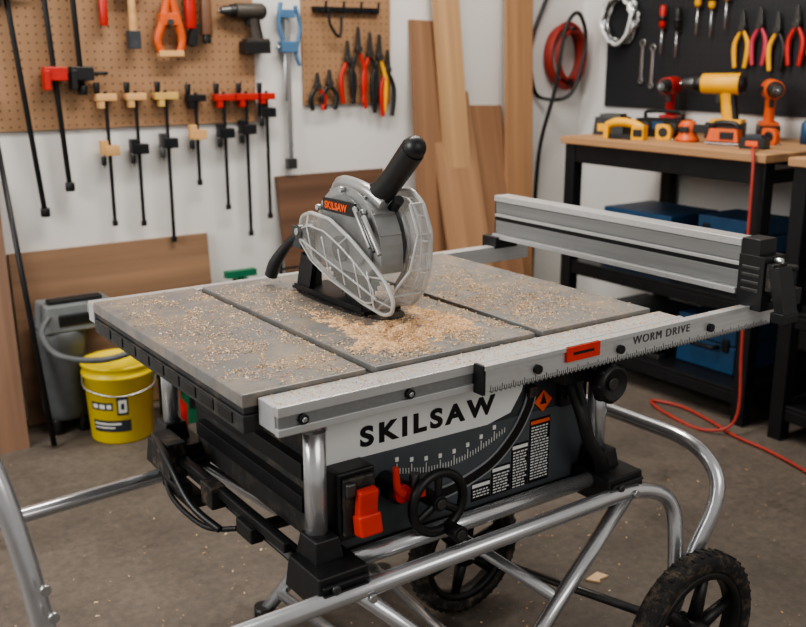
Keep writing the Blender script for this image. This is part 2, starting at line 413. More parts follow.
b.sweep(spline([(.07,.62,.50),(.045,.50,.50),(.045,.40,.45),(.07,.33,.42)]),.007,black)
b.sweep(spline([(.08,.62,.44),(.055,.52,.415),(.06,.38,.41),(.09,.30,.43)]),.005,black)
b.box((.09,.40,.46),(.03,.05,.045),blackd); b.cyl((.07,.46,.455),(.045,.46,.455),.012,black); b.box((.09,.25,.45),(.025,.06,.03),black)
b.sweep([(.135,.3,.42),(.5,.33,.40)],.012,black,12)
b.done(TS,bevel=.003)
def wheel(n,c,s):
    b=B('stand_wheel_%d'%n); c=V(c); ax=V((0,-1,0))
    b.lathe(c,ax,[(.118*s,-.020),(.138*s,-.023),(.146*s,-.016),(.149*s,0),(.146*s,.016),(.138*s,.023),(.118*s,.020),(.114*s,0)],rubber,72,closed=True)
    for k in range(96):
        a=2*math.pi*k/96; p=c+V((math.cos(a),0,math.sin(a)))*.1478*s
        b.box(p+V((0,.008 if k%2 else -.008,0)),(.0035,.014,.0045),rubber,RY(-a))
    b.lathe(c,ax,[(.104*s,-.016),(.117*s,-.016),(.117*s,.019),(.104*s,.019)],black,72,closed=True)
    b.lathe(c,ax,[(.0,-.03),(.03,-.03),(.032,.02),(.022,.03),(.0,.032)],black,24)
    for k in range(6):
        a=k*math.pi/3+.3; d=V((math.cos(a),0,math.sin(a)))
        b.sweep([c+d*.02,c+d*.107*s],[.015,.010],black,8,sec=(1,1))
    b.cyl(c+ax*.03,c+ax*.036,.010,steel)
    b.done(TS,bevel=0)
wheel(1,WC,1.12); wheel(2,(.70,.41,.15),1.0)
# ------------------------------------------------------------ circular saw
b=B('circular_saw')
bl=[]
for k in range(48):
    a=2*math.pi*k/48
    bl+=[(.424,.43+.1*math.cos(a),.882+.1*math.sin(a)),(.424,.43+.108*math.cos(a+.05),.882+.108*math.sin(a+.05))]
b.prism(bl,(.0025,0,0),dsteel)
hs=[]
for k in range(25):
    a=math.radians(-10+205*k/24); hs.append((.405,.425+.122*math.cos(a),.885+.122*math.sin(a)))
hs+=[(.405,.33,.862),(.405,.36,.84),(.405,.50,.84)]
b.prism(hs,(.05,0,0),sawg)
hs2=[(.398,.425+(p[1]-.425)*.78,.895+(p[2]-.885)*.78) for p in hs]; b.prism(hs2,(.01,0,0),mat('saw_grey',(128,130,131),.35,.5,dust=.3,dscale=40))
hs3=[(.455,.425+(p[1]-.425)*.85,.89+(p[2]-.885)*.85) for p in hs]; b.prism(hs3,(.025,0,0),bodyg)
for k in range(7):
    a=math.radians(40+k*20); p=V((.43,.425+.122*math.cos(a),.885+.122*math.sin(a))); b.box(p,(.046,.004,.008),sawg,RX(a-math.pi/2))
b.box((.396,.435,.966),(.004,.118,.026),ink)
for q in (0,1,2):
    b.sweep([(.392,.375-.016*q,.972-.006*q),(.388,.315-.016*q,.905-.004*q)],.005,sawg if q!=1 else dsteel,8)
b.cyl((.40,.43,.885),(.390,.43,.885),.026,dsteel)
b.box((.425,.47,T+.007),(.085,.28,.006),bsteel); b.bx(.382,.386,.34,.60,T+.008,T+.016,bsteel)
b.box((.391,.56,.81),(.012,.05,.08),bsteel,RX(.3))
tear=[(.578,.896),(.566,.932),(.530,.944),(.455,.940),(.380,.912),(.315,.880),(.262,.850),(.236,.820),(.240,.796),(.268,.787),(.340,.796),(.430,.816),(.520,.850)]
tp=roundpoly([(.386,y,z) for y,z in tear],.010,3)
cx_=V((.386,.405,.862))
inn=[V((.366,(cx_+(p-cx_)*.80).y,(cx_+(p-cx_)*.74).z)) for p in tp]
n=len(tp); va=[b.bm.verts.new(p) for p in tp]; vb=[b.bm.verts.new(p) for p in inn]
for i in range(n): b.face([va[i],va[(i+1)%n],vb[(i+1)%n],vb[i]],clear)
b.face(vb,clear)
b.sweep(tp,.0042,clearr,8,True); b.sweep(inn,.0020,clearr,6,True)
for t in (.50,.44,.38,.325,.28):
    z1=.862+(.405-t)*-.26+.040; z0=z1-.072
    b.sweep([(.365,t+.012,z1-.002),(.365,t-.012,z0+.004)],.0019,clearr,6)
b.sweep([(.365,.545,.893),(.365,.262,.822)],.0022,clearr,6)
for i in (0,8,16,24,32,40): 
    if i<n: b.sweep([tp[i],inn[i]],.002,clearr,6)
b.cyl((.395,.545,.905),(.362,.545,.905),.015,dsteel); b.cyl((.364,.545,.905),(.359,.545,.905),.007,steel)
cr=[(.375,.985),(.350,1.004),(.300,1.010),(.262,.988),(.236,.935),(.240,.870),(.262,.820),(.295,.790),(.345,.790),(.352,.815),(.322,.850),(.305,.905),(.325,.955)]
cp=roundpoly([(.470,y,z) for y,z in cr],.012,3)
b.prism(cp,(.004,0,0),clear2); b.sweep(cp,.0042,clearr,8,True)
cpi=[(.462,.355,.985),(.462,.30,.993),(.462,.268,.965),(.462,.254,.92),(.462,.262,.86),(.462,.29,.81)]
b.sweep(spline(cpi,4),.0025,clearr,6)
for i in (1,2,3,4):
    p=V(cpi[i]); b.sweep([p,V((.470,p.y-.018 if i>1 else p.y-.005,p.z+.0))],.002,clearr,6)
ou=[(.262,.988),(.236,.935),(.240,.870),(.262,.820),(.295,.790)]
for i in range(len(ou)-1):
    xs=[.440,.440,.425,.395,.388]
    q=[V((.470,*ou[i])),V((.470,*ou[i+1])),V((xs[i+1],*ou[i+1])),V((xs[i],*ou[i]))]
    b.face([b.bm.verts.new(p) for p in q],clear2); b.sweep([q[0],q[3]],.0022,clearr,6); b.sweep([q[3],q[2]],.0026,clearr,6)
b.sweep(spline([(.43,.42,.985),(.435,.36,.995),(.435,.315,1.025),(.434,.272,1.062),(.433,.243,1.088)]),[.020,.024,.022,.023,.023],black,16,sec=(1.1,.9))
b.ell((.433,.238,1.092),(.021,.022,.022),black)
b.sweep(spline([(.455,.40,.975),(.455,.35,.965),(.45,.31,.99)]),.010,black,10)
b.cyl((.475,.45,.90),(.53,.45,.90),.05,black,seg=28); b.cyl((.53,.45,.90),(.545,.45,.90),.044,bodyg,seg=28)
b.sweep(spline([(.43,.50,.985),(.42,.46,1.01),(.42,.38,1.005),(.43,.33,.98)]),.013,sawg,10)
b.sweep(spline([(.395,.60,.885),(.383,.63,.86),(.37,.66,.82),(.365,.672,.79)]),[.012,.010,.014,.014],black,10); b.box((.402,.59,.885),(.035,.035,.045),bodyg)
for y,z in ((.52,.955),(.355,.965),(.43,1.0)): b.cyl((.402,y,z),(.394,y,z),.006,steel)
b.box((.425,.585,.845),(.02,.02,.14),bodyg)
cs=b.done(bevel=.0008)
text('saw_lettering','SKILSAW',.0195,(.3935,.486,.959),orange,cs,rot=(math.pi/2,0,-math.pi/2),bold=.0007,space=1.05)
# ------------------------------------------------------------ sawdust
b=B('sawdust')
def hh(x,y):
    g=lambda a,b_,c,d: math.exp(-((x-a)/c)**2-((y-b_)/d)**2)
    h=.0055*g(.42,.20,.10,.065)+.0055*g(.50,.27,.035,.09)+.0045*g(.32,.33,.03,.11)+.0045*g(.32,.16,.08,.05)+.004*g(.37,.24,.05,.06)
    return h*(1+1.2*noise.noise(V((x*45,y*45,0))))+.0030*noise.noise(V((x*150,y*150,3)))-.0032
nx,ny=165,165; gv={}
for i in range(nx):
    for j in range(ny):
        x=.240+i*(.334/nx); y=.075+j*(.44/ny); gv[i,j]=(x,y,hh(x,y))
vv={}
def gvx(i,j):
    if (i,j) not in vv:
        x,y,h=gv[i,j]; vv[i,j]=b.bm.verts.new((x,y,T+max(h,0)+.0002))
    return vv[i,j]
for i in range(nx-1):
    for j in range(ny-1):
        if max(gv[i,j][2],gv[i+1,j][2],gv[i,j+1][2],gv[i+1,j+1][2])>0.0004:
            b.face([gvx(i,j),gvx(i+1,j),gvx(i+1,j+1),gvx(i,j+1)],dustm[random.choice((0,1,1))],False)
def flake(x,y,z,s):
    m=dustm[random.choice((0,0,1,1,2))]; a=random.uniform(0,6.28); t=random.uniform(-.6,.6)
    d=V((math.cos(a),math.sin(a),0)); e=V((-math.sin(a),math.cos(a),t)); l=s*random.uniform(.8,2); w=s*random.uniform(.3,.9)
    c=V((x,y,z+abs(t)*w*.5+.0006))
    up=V((0,0,s*random.uniform(.1,.5)))
    p=[b.bm.verts.new(q) for q in (c-d*l/2-e*w/2,c-e*w/2+up,c+d*l/2-e*w/2,c+d*l/2+e*w/2,c+e*w/2+up,c-d*l/2+e*w/2)]
    b.face([p[0],p[1],p[4],p[5]],m); b.face([p[1],p[2],p[3],p[4]],m)
def ontab(x,y): return .003<x<.877 and .068<y<.738 and not(.216<x<.234) and not(.576<x<.594)
cl=[(.42,.20,.11,.07,3600),(.50,.26,.05,.10,1500),(.35,.30,.05,.16,2400),(.33,.15,.09,.06,2200),(.72,.42,.09,.18,4600),(.66,.28,.06,.14,3400),(.78,.25,.07,.08,1400),(.10,.42,.08,.22,4200),(.12,.20,.08,.10,2600),(.14,.58,.06,.09,1600),(.45,.40,.3,.28,3000),(.30,.52,.05,.12,1800),(.52,.55,.05,.12,1400),(.47,.12,.12,.035,1400)]
for cx,cy,sx,sy,n in cl:
    for _ in range(n):
        x=random.gauss(cx,sx); y=random.gauss(cy,sy)
        if ontab(x,y) and noise.noise(V((x*16,y*16,7)))+.5*noise.noise(V((x*50,y*50,2)))>random.uniform(-.45,.35):
            h=hh(x,y) if .24<x<.57 and .075<y<.51 else 0
            flake(x,y,T+max(h,0),random.choice((.0010,.0016,.0022,.0030)))
for _ in range(1300): flake(random.uniform(0.03,.9),random.uniform(.014,.060),T-.008,random.choice((.0012,.002,.0025)))
for _ in range(420): flake(random.uniform(0.39,1.05),random.uniform(-.020,-.004),T-.006,random.choice((.0012,.002)))
for _ in range(300): flake(random.uniform(0.03,.9),random.uniform(.0,.011),T-.006,.0015)
b.done(bevel=0,norm=False)
b=B('floor_sawdust')
for _ in range(1200):
    flake(random.gauss(.6,.7),random.gauss(.5,.6),0,random.choice((.002,.003,.005)))
b.done(bevel=0,norm=False)
b=B('wood_chip'); b.prism([(0,0,0),(.05,.01,.0),(.06,-.02,.0),(.03,-.018,0),(.02,-.03,0)],(0,0,.006),dustm[0]); b.done(loc=(1.02,.33,0),bevel=.001)
# ------------------------------------------------------------ wall tools
YP=YW-.012
def bar_clamp(X,zt,L,headm,slz,slm,padm=None,wh=.07):
    b=B('bar_clamp')
    b.bx(-.006,.006,-.03,-.022,-L,.02,bsteel)
    b.box((-.002,-.03,0),(wh,.034,.024),headm); b.box((-.02,-.03,-.022),(.02,.03,.03),headm)
    b.cyl((-.03,-.03,.012),(-.03,-.03,.05),.009,black,.011,12)
    b.box((.004,-.03,-slz),(.05,.04,.035),slm); b.box((-.02,-.03,-slz+.01),(.025,.03,.05),padm or slm)
    b.cyl((-.024,-.03,-slz-.06),(-.024,-.03,-slz+.03),.004,steel,seg=8); b.cyl((-.024,-.03,-slz-.05),(-.024,-.03,-slz-.02),.009,padm or black,seg=12)
    b.bx(-.008,.008,-.022,0,.005,.013,steel); b.box((0,-.026,-L+.005),(.018,.012,.02),black)
    return b.done(loc=(X,YP,zt),bevel=.002)
bar_clamp(.547,1.11,.44,handlew,.18,handlew)
bar_clamp(.652,1.11,.45,handlew,.18,bsteel,black)
bar_clamp(.762,1.11,.52,mat('yw',(200,164,96),.5),.165,bsteel,dsteel,.085)
bar_clamp(.875,1.10,.31,bsteel,.13,handlew)
bar_clamp(.985,1.10,.41,red,.13,bsteel,black,.08)
bar_clamp(1.075,1.10,.52,red,.12,black,bsteel,.09)
bar_clamp(1.16,1.10,.46,red,.06,bsteel,black,.06)
def pipe_clamp(X,z0,z1,dx,headm,hz):
    b=B('pipe_clamp'); b.cyl((0,-.03,z0),(dx,-.03,z1),.009,bsteel,seg=12)
    xx=lambda z: dx*(z-z0)/(z1-z0)
    b.box((xx(hz),-.035,hz),(.075,.04,.045),headm); b.box((xx(hz)-.03,-.04,hz-.02),(.02,.04,.065),headm)
    b.cyl((xx(hz)+.03,-.035,hz),(xx(hz)+.09,-.035,hz),.006,bsteel,seg=10); b.cyl((0,-.03,z0),(.0,-.03,z0+.03),.016,black,seg=12)
    b.cyl((0,-.03,z1-.1),(0+dx,0,z1-.1),.006,steel,seg=8)
    return b.done(loc=(X,YP,0),bevel=.003)
pipe_clamp(.31,.72,1.8,-.09,black,1.45); pipe_clamp(.40,.80,1.8,-.05,red,1.19); pipe_clamp(.47,1.12,1.8,-.02,black,1.19)
b=B('sash_clamp'); b.bx(-.010,.010,-.035,-.025,-.56,0,steel); b.box((-.005,-.035,.02),(.06,.03,.03),lblue); b.box((.0,-.035,-.10),(.07,.035,.04),lblue)
b.sweep(spline([(-.03,-.04,.06),(-.04,-.04,-.02),(-.02,-.04,-.09)]),.009,lblue,8); b.sweep(spline([(.03,-.04,.05),(.05,-.04,-.03),(.03,-.04,-.12),(.045,-.04,-.17)]),.008,lblue,8)
b.cyl((-.015,-.035,-.30),(-.015,-.035,-.12),.006,steel,seg=10); b.bx(-.02,.02,-.045,-.02,-.56,-.52,dsteel); b.bx(-.005,.005,-.03,0,-.01,.01,steel)
b.cyl((.04,-.035,-.10),(-.05,-.035,-.10),.005,steel,seg=8)
b.done(loc=(1.262,YW,1.38))
def pliers(X,zt,L,c1,c2=None,rotz=0,Y=None,name='pliers',sp=.028):
    b=B(name); c2=c2 or c1
    b.prism([(-.012,-.03,-.01),(-.004,-.03,.05*L/.2),(-.001,-.03,.05*L/.2),(-.001,-.03,-.01)],(0,.012,0),dsteel)
    b.prism([(.012,-.03,-.01),(.004,-.03,.05*L/.2),(.001,-.03,.05*L/.2),(.001,-.03,-.01)],(0,.012,0),dsteel)
    b.cyl((0,-.036,-.018),(0,-.014,-.018),.014,dsteel,seg=16)
    for sgn,c in ((-1,c1),(1,c2)):
        b.sweep(spline([(sgn*.004,-.024,-.025),(sgn*sp,-.024,-.25*L-.02),(sgn*sp*1.1,-.024,-.55*L),(sgn*sp*.8,-.024,-.85*L)]),[.006,.010,.011,.009],c,10,sec=(1,.8))
    b.cyl((0,-.016,-.016),(0,0,-.016),.005,steel,seg=8)
    return b.done(loc=(X,YP if Y is None else Y,zt),rotz=rotz,bevel=.001)
pliers(1.385,1.15,.13,black,red); pliers(1.44,1.16,.14,black)
pliers(1.525,1.25,.22,red,black); pliers(1.575,1.29,.27,black,red); pliers(1.63,1.27,.27,red,black); pliers(1.675,1.26,.28,black,yellow); pliers(1.715,1.21,.24,red,black)
b=B('wall_hook_rack'); b.box((0,-.01,0),(.3,.018,.02),bsteel)
for k in range(4): b.sweep(spline([(-.12+k*.08,-.01,0),(-.12+k*.08,-.05,-.01),(-.12+k*.08,-.06,.03)]),.005,bsteel,8)
b.sweep(spline([(-.10,-.04,.0),(-.09,-.04,-.06),(-.05,-.04,-.10),(-.04,-.04,-.02)]),.006,black,8); b.done(loc=(1.53,YP,1.42))
b=B('claw_hammer'); b.cyl((0,-.03,-.12),(0,-.03,.10),.012,bsteel,.010,12); b.cyl((0,-.03,.10),(0,-.03,.16),.009,dsteel,seg=12)
b.box((0,-.03,.17),(.10,.03,.03),dsteel); b.bx(-.005,.005,-.03,0,.12,.13,steel); b.cyl((0,-.03,-.125),(0,-.03,-.03),.014,red,seg=12); b.done(loc=(.56,YP,1.47))
b=B('rubber_mallet'); b.cyl((0,-.04,-.02),(0,-.04,.16),.013,handlew,seg=12); b.box((0,-.04,-.03),(.04,.035,.06),bodyg); b.cyl((-.05,-.04,.15),(.05,-.04,.15),.03,black); b.bx(-.005,.005,-.04,0,.10,.11,steel); b.done(loc=(.655,YP,1.33))
b=B('spring_clamp'); 
b.sweep(spline([(-.03,-.04,-.09),(-.045,-.04,-.04),(-.02,-.04,.03),(.0,-.04,.11)]),[.012,.014,.016,.012],orng,10); b.sweep(spline([(.03,-.04,-.09),(.045,-.04,-.04),(.03,-.04,.03),(.01,-.04,.11)]),[.012,.014,.016,.012],orng,10)
b.box((0,-.04,.03),(.07,.03,.04),orng); b.cyl((0,-.06,.02),(0,0,.02),.012,dsteel); b.box((.0,-.04,-.085),(.09,.03,.02),handlew); b.done(loc=(.785,YP,1.34))
b=B('caulking_gun'); b.cyl((0,-.04,-.02),(0,-.04,.2),.020,red,seg=16); b.box((.005,-.04,-.04),(.025,.03,.08),black,RY(.3)); b.sweep(spline([(.015,-.04,0),(.026,-.04,-.04),(.018,-.04,-.08)]),.005,dsteel,8); b.bx(-.005,.005,-.03,0,.12,.13,steel); b.done(loc=(.866,YP,1.36))
b=B('utility_torch'); b.cyl((0,-.04,-.03),(0,-.04,.15),.022,mat('brown_body',(110,78,58),.5),.018); b.cyl((0,-.04,-.06),(0,-.04,-.03),.015,black); b.bx(-.005,.005,-.03,0,.05,.06,steel); b.done(loc=(.925,YP,1.35))
def drill(name,loc,rotz,c1,c2,s=1.):
    b=B(name)
    b.cyl((-.07,0,.17),(.05,0,.17),.034,c1,.031,24); b.cyl((.05,0,.17),(.075,0,.17),.028,black,.024); b.cyl((.075,0,.17),(.115,0,.17),.022,dsteel,.014,18)
    b.cyl((.115,0,.17),(.125,0,.17),.004,steel,seg=8); b.cyl((-.085,0,.17),(-.07,0,.17),.024,black,.034)
    b.sweep(spline([(-.03,0,.155),(-.035,0,.11),(-.045,0,.05)]),[.026,.021,.024],c1,14,sec=(1,.8)); b.sweep(spline([(-.045,0,.14),(-.052,0,.10),(-.06,0,.055)]),[.015,.014,.016],black,12)
    b.box((-.005,0,.125),(.014,.016,.03),black); b.box((-.035,0,.025),(.115,.066,.05),black); b.box((-.04,0,.054),(.10,.06,.014),c1)
    b.box((-.02,-.034,.17),(.06,.006,.02),c2); b.box((-.035,-.034,.025),(.06,.003,.02),c2)
    return b.done(loc=loc,rotz=rotz,bevel=.005,scale=s)
drill('cordless_drill',(1.085,YP-.036,1.255),3.14,mat('brown_body2',(64,58,52),.5),mat('tan_part',(150,116,84),.5),.88)
# ------------------------------------------------------------ right wall tools
XP=XW-.012; r90=-math.pi/2
b=B('cable_coil')
for k in range(10):
    b.sweep([V((math.cos(a)*(.088+.014*random.uniform(-1,1)),-.015-.005*k,math.sin(a)*(.10+.01*random.uniform(-1,1)))) for a in [2*math.pi*j/28 for j in range(28)]],.0065,random.choice((white,steel,steel,lblue,dsteel)),8,True)
b.cyl((0,-.07,.09),(0,0,.09),.006,bsteel); b.done(loc=(XP,1.98,1.40),rotz=r90,bevel=0)
def screwdriver(Y,z,c):
    b=B('screwdriver'); b.lathe((0,-.03,0),(0,0,1),[(.008,0),(.015,.012),(.013,.05),(.015,.08),(.009,.095)],c,14); b.cyl((0,-.03,-.11),(0,-.03,0),.004,steel,seg=8)
    b.bx(-.004,.004,-.03,0,-.012,-.006,bsteel); b.cyl((0,-.03,.03),(0,-.03,.05),.0155,black,seg=12); return b.done(loc=(XP,Y,z),rotz=r90,bevel=0)
screwdriver(1.56,1.44,yellow); screwdriver(1.49,1.43,yellow); screwdriver(1.42,1.46,yellow); screwdriver(1.66,1.35,black); screwdriver(1.74,1.36,red)
pk=mat('pink_handle',(180,56,76),.4)
for y,c1,c2,zz in ((1.34,yellow,yellow,1.37),(1.26,pk,pk,1.38),(1.18,yellow,black,1.36),(1.10,red,red,1.38)):
    pliers(XP,zz,.2,c1,c2,r90,y)
b=B('spirit_level'); b.box((0,-.02,0),(.03,.025,.26),mat('lime',(180,190,50),.4)); b.box((0,-.034,0),(.02,.004,.05),black); b.cyl((0,-.02,.11),(0,0,.11),.004,bsteel,seg=8); b.done(loc=(XP,1.03,1.38),rotz=r90)
for y,z in ((1.86,1.22),(1.80,1.20)):
    b=B('wrench'); b.bx(-.007,.007,-.012,-.004,-.07,.07,steel); b.lathe((0,-.012,.08),(0,1,0),[(.008,0),(.017,0),(.017,.008),(.008,.008)],steel,16,closed=True); b.lathe((0,-.012,-.08),(0,1,0),[(.007,0),(.014,0),(.014,.008),(.007,.008)],steel,16,closed=True); b.cyl((0,-.02,.086),(0,0,.086),.004,bsteel,seg=8); b.done(loc=(XP,y,z),rotz=r90,bevel=.001)
b=B('hose_coil')
for k in range(8):
    R0=.098+.018*random.uniform(-1,1); cx=random.uniform(-.012,.012)
    b.sweep([V((cx+math.cos(a)*R0,-.02-.008*k,math.sin(a)*R0*1.3)) for a in [2*math.pi*j/32 for j in range(32)]],.0095,redhose,8,True)
b.cyl((0,-.10,.12),(0,.0,.12),.007,bsteel); b.box((.0,-.045,-.115),(.02,.085,.03),black); b.done(loc=(2.70,YW,1.245),bevel=0)
b=B('air_hose')
b.sweep(spline([(2.66,YW-.02,1.62),(2.57,YW-.02,1.45),(2.51,YW-.02,1.30),(2.52,YW-.02,1.14),(2.57,YW-.03,1.06),(2.66,YW-.13,1.08),(2.74,YW-.13,1.30),(2.68,YW-.14,1.43),(2.60,YW-.14,1.36),(2.57,YW-.12,1.1),(2.55,YW-.05,.8),(2.55,YW-.03,.3),(2.56,YW-.03,.01)],8),.009,black,8); b.done(bevel=0)
# ------------------------------------------------------------ leaning boards
def lean(name,X0,X1,H,m,yb,dx=0,th=.02,yt=YW):
    b=B(name); ang=math.asin(min(.9,(yt-.002-yb)/H))
    b.bx(0,X1-X0,-th,0,0,H,m)
    return b.done(loc=(X0,yb,0+th*math.sin(ang)),rot=(-ang,math.atan2(dx,H),0),bevel=.001)
lean('plank',1.79,1.93,1.40,woodb,2.06,.05)
lean('plank',1.99,2.12,1.95,woodl,2.08,-.08)
lean('plank',1.88,2.10,1.15,wood('tan_board',(156,120,90),'z'),1.90,.05)
lean('plank',2.12,2.31,1.07,woodb,1.95,.03)
lean('plank',2.27,2.42,1.95,wood('pine_b',(166,126,92),'z'),2.08,.07)
lean('wood_panel',1.20,1.70,.80,woodbx,2.10)
lean('plywood_sheet',.18,.90,.60,woodx,2.19)
lean('plywood_sheet',-.25,.13,.90,wood('tall_sheet',(130,100,80),'z'),2.0,.04)
b=B('steel_bar'); b.cyl((.195,1.93,.008),(.17,YW-.025,1.12),.009,bsteel,seg=12); b.done(bevel=0)
# ------------------------------------------------------------ floor objects left
b=B('paint_pail'); 
b.lathe((0,0,0),(0,0,1),[(.0,0),(.108,0),(.112,.006),(.126,.25),(.133,.252),(.133,.262),(.127,.264),(.129,.285),(.134,.287),(.134,.298),(.122,.298),(.118,.285),(.0,.284)],pailm,48)
def patch(a0,a1,z0,z1,m,e=.001):
    n=14; rr=lambda z:.112+.014*(z-.006)/.244+e
    vs=[[b.bm.verts.new((rr(z)*math.cos(a0+(a1-a0)*k/n),rr(z)*math.sin(a0+(a1-a0)*k/n),z)) for k in range(n+1)] for z in (z0,z1)]
    for k in range(n): b.face([vs[0][k],vs[0][k+1],vs[1][k+1],vs[1][k]],m,True)
A=math.radians(-115)
lb=mat('label_dark',(44,50,58),.4); wl=mat('label_white',(214,214,206),.45)
patch(A-.85,A-.12,.135,.165,lb); patch(A-.78,A-.6,.142,.158,wl,.002); patch(A-.54,A-.36,.142,.158,wl,.002); patch(A-.3,A-.16,.142,.158,wl,.002)
patch(A+.0,A+.34,.115,.185,lb); patch(A+.05,A+.29,.125,.175,wl,.002); patch(A+.12,A+.22,.138,.162,lb,.003)
patch(A-.85,A+.4,.050,.095,lb); patch(A-.8,A+.1,.078,.086,wl,.002); patch(A-.8,A-.1,.064,.070,wl,.002)
b.sweep(spline([(-.13,.02,.255),(-.14,-.06,.22),(-.05,-.15,.20),(.08,-.13,.215),(.13,-.03,.255)]),.003,steel,6)
b.done(loc=(.425,1.93,0),bevel=0,scale=.90)
vg=mat('vac_grey',(84,87,89),.5); vg2=mat('vac_lid_grey',(112,116,118),.5)
b=B('shop_vacuum')
b.lathe((0,0,0),(0,0,1),[(0,.05),(.07,.05),(.08,.08),(.08,.30),(.085,.31),(.085,.34),(.08,.36),(0,.36)],vg,32)
b.box((0.055,0,.405),(.25,.15,.09),vg2,taper=.9); b.box((0.05,-.02,.455),(.18,.04,.02),black); b.box((.05,-.072,.40),(.14,.012,.04),black)
for a in range(4): b.cyl((.06*math.cos(a*1.57+.7),.06*math.sin(a*1.57+.7),0),(.06*math.cos(a*1.57+.7),.06*math.sin(a*1.57+.7),.055),.018,black)
b.sweep(spline([(-.05,-.07,.42),(-.09,-.12,.38),(-.07,-.22,.33),(.04,-.28,.31),(.16,-.27,.32),(.22,-.17,.33)]),.010,vg,10)
b.done(loc=(.29,2.09,0),bevel=.006)
b=B('green_crate'); b.bx(-.10,.10,-.08,.08,0,.14,green); b.bx(-.11,.11,-.09,.09,.14,.16,green); b.sweep(spline([(-.08,0,.16),(-.07,0,.21),(0,0,.225),(.07,0,.21),(.08,0,.16)]),.009,green); b.box((0,-.082,.08),(.1,.004,.04),black); b.done(loc=(.70,1.96,0),bevel=.006)
b=B('garden_sprayer'); b.lathe((0,0,0),(0,0,1),[(0,0),(.09,0),(.1,.02),(.1,.34),(.085,.39),(.03,.42),(.03,.45),(0,.45)],green,28); b.box((0,0,.47),(.12,.03,.025),green); b.cyl((0,0,.44),(0,0,.47),.012,black); b.done(loc=(.95,2.06,0),bevel=0)
b=B('wire_basket')
for z,r_ in ((.30,.09),(.40,.11),(.50,.12)):
    b.torus((0,0,z),(0,0,1),r_,.004,bsteel,24,6)
for k in range(12):
    a=k*math.pi/6; b.sweep([(.07*math.cos(a),.07*math.sin(a),.0),(.12*math.cos(a),.12*math.sin(a),.50)],.003,bsteel,6)
b.torus((0,0,.0035),(0,0,1),.07,.004,bsteel,24,6)
b.sweep(spline([(-.12,0,.50),(-.10,0,.60),(0,0,.64),(.10,0,.60),(.12,0,.50)]),.006,bsteel,8); b.done(loc=(1.10,1.80,0),bevel=0)
b=B('red_bottle'); b.lathe((0,0,0),(0,0,1),[(0,0),(.035,0),(.035,.12),(.012,.15),(.012,.18),(0,.18)],red,16); b.done(loc=(.575,1.80,0),bevel=0,scale=.9)
# ------------------------------------------------------------ workbenches
def bench(y0,y1):
    b=B('workbench'); x0,x1=2.2,2.83
    b.bx(x0-.02,x1,y0,y1,.912,.94,benchw)
    for x in (x0,x1-.05):
        for y in (y0+.01,y1-.06): b.bx(x,x+.05,y,y+.05,0,.912,bsteel)
        b.bx(x+.005,x+.045,y0+.02,y1-.02,.84,.911,bsteel)
        for z in (.39,.07): b.bx(x+.01,x+.04,y0+.02,y1-.02,z,z+.04,bsteel)
    for y in (y0+.015,y1-.055):
        for z in (.84,.39,.07): b.bx(x0+.02,x1-.02,y,y+.035,z,z+.04,bsteel)
    b.bx(x0+.01,x1-.01,y0+.02,y1-.02,.43,.445,bsteel); b.bx(x0+.01,x1-.01,y0+.02,y1-.02,.11,.125,bsteel)
    return b.done(bevel=.003)
bench(.74,1.68); bench(-.6,.66)
BT=.94
drill('cordless_drill',(2.60,1.27,BT),math.radians(112),yellow,black,1.2)
drill('cordless_drill',(2.70,1.59,BT),math.radians(205),red,orange,1.1)
drill('cordless_drill',(2.66,1.07,BT),math.radians(222),orng,black,1.1)
b=B('caliper_gun'); b.sweep(spline([(-.09,0,.055),(-.04,0,.07),(.03,0,.065),(.07,0,.045)]),[.015,.019,.018,.022],yellow,14); b.box((.06,0,.03),(.055,.045,.06),yellow); b.box((-.085,0,.026),(.022,.035,.052),yellow); b.box((-.01,0,.01),(.12,.04,.02),black); b.box((.062,-.026,.03),(.04,.004,.03),black); b.done(loc=(2.27,1.42,BT),rotz=-1.25,bevel=.006,scale=.9)
b=B('battery_charger'); b.box((0,0,.035),(.13,.10,.07),black,taper=.9); b.box((0,0,.075),(.09,.07,.015),dsteel); b.box((-.02,-.05,.03),(.05,.004,.03),yellow); b.done(loc=(2.40,1.61,BT),rotz=-1.2,bevel=.006)
b=B('radio'); b.box((0,0,.035),(.20,.08,.07),black); b.sweep(spline([(-.08,0,.07),(-.07,0,.095),(.07,0,.095),(.08,0,.07)]),.007,bsteel); 
for sx in (-.06,.06): b.cyl((sx,-.04,.035),(sx,-.046,.035),.024,dsteel)
b.box((0,-.041,.045),(.05,.004,.03),blue); b.done(loc=(2.48,1.42,BT),rotz=-1.4,bevel=.006)
b=B('orbital_sander'); b.lathe((0,0,0),(0,0,1),[(0,.0),(.055,.0),(.06,.012),(.045,.03),(.04,.05),(.045,.08),(.03,.10),(0,.105)],orng,24); b.box((.07,0,.065),(.10,.045,.04),black); b.box((-.0,-.042,.06),(.05,.01,.03),black); b.cyl((.11,0,.065),(.15,0,.05),.018,black); b.done(loc=(2.38,1.22,BT),rotz=-1.3,bevel=.004,scale=.75)
b=B('jigsaw'); b.box((0,0,.01),(.16,.07,.008),steel); b.box((0,0,.045),(.15,.055,.055),orng,taper=.85); b.sweep(spline([(-.06,0,.07),(-.04,0,.095),(.04,0,.095),(.06,0,.07)]),.012,black,12); b.box((.05,0,.025),(.02,.02,.03),dsteel); b.box((0,0,.003),(.1,.03,.006),steel); b.box((.02,-.030,.045),(.06,.008,.03),black); b.done(loc=(2.36,1.04,BT),rotz=-1.35,bevel=.006,scale=.8)
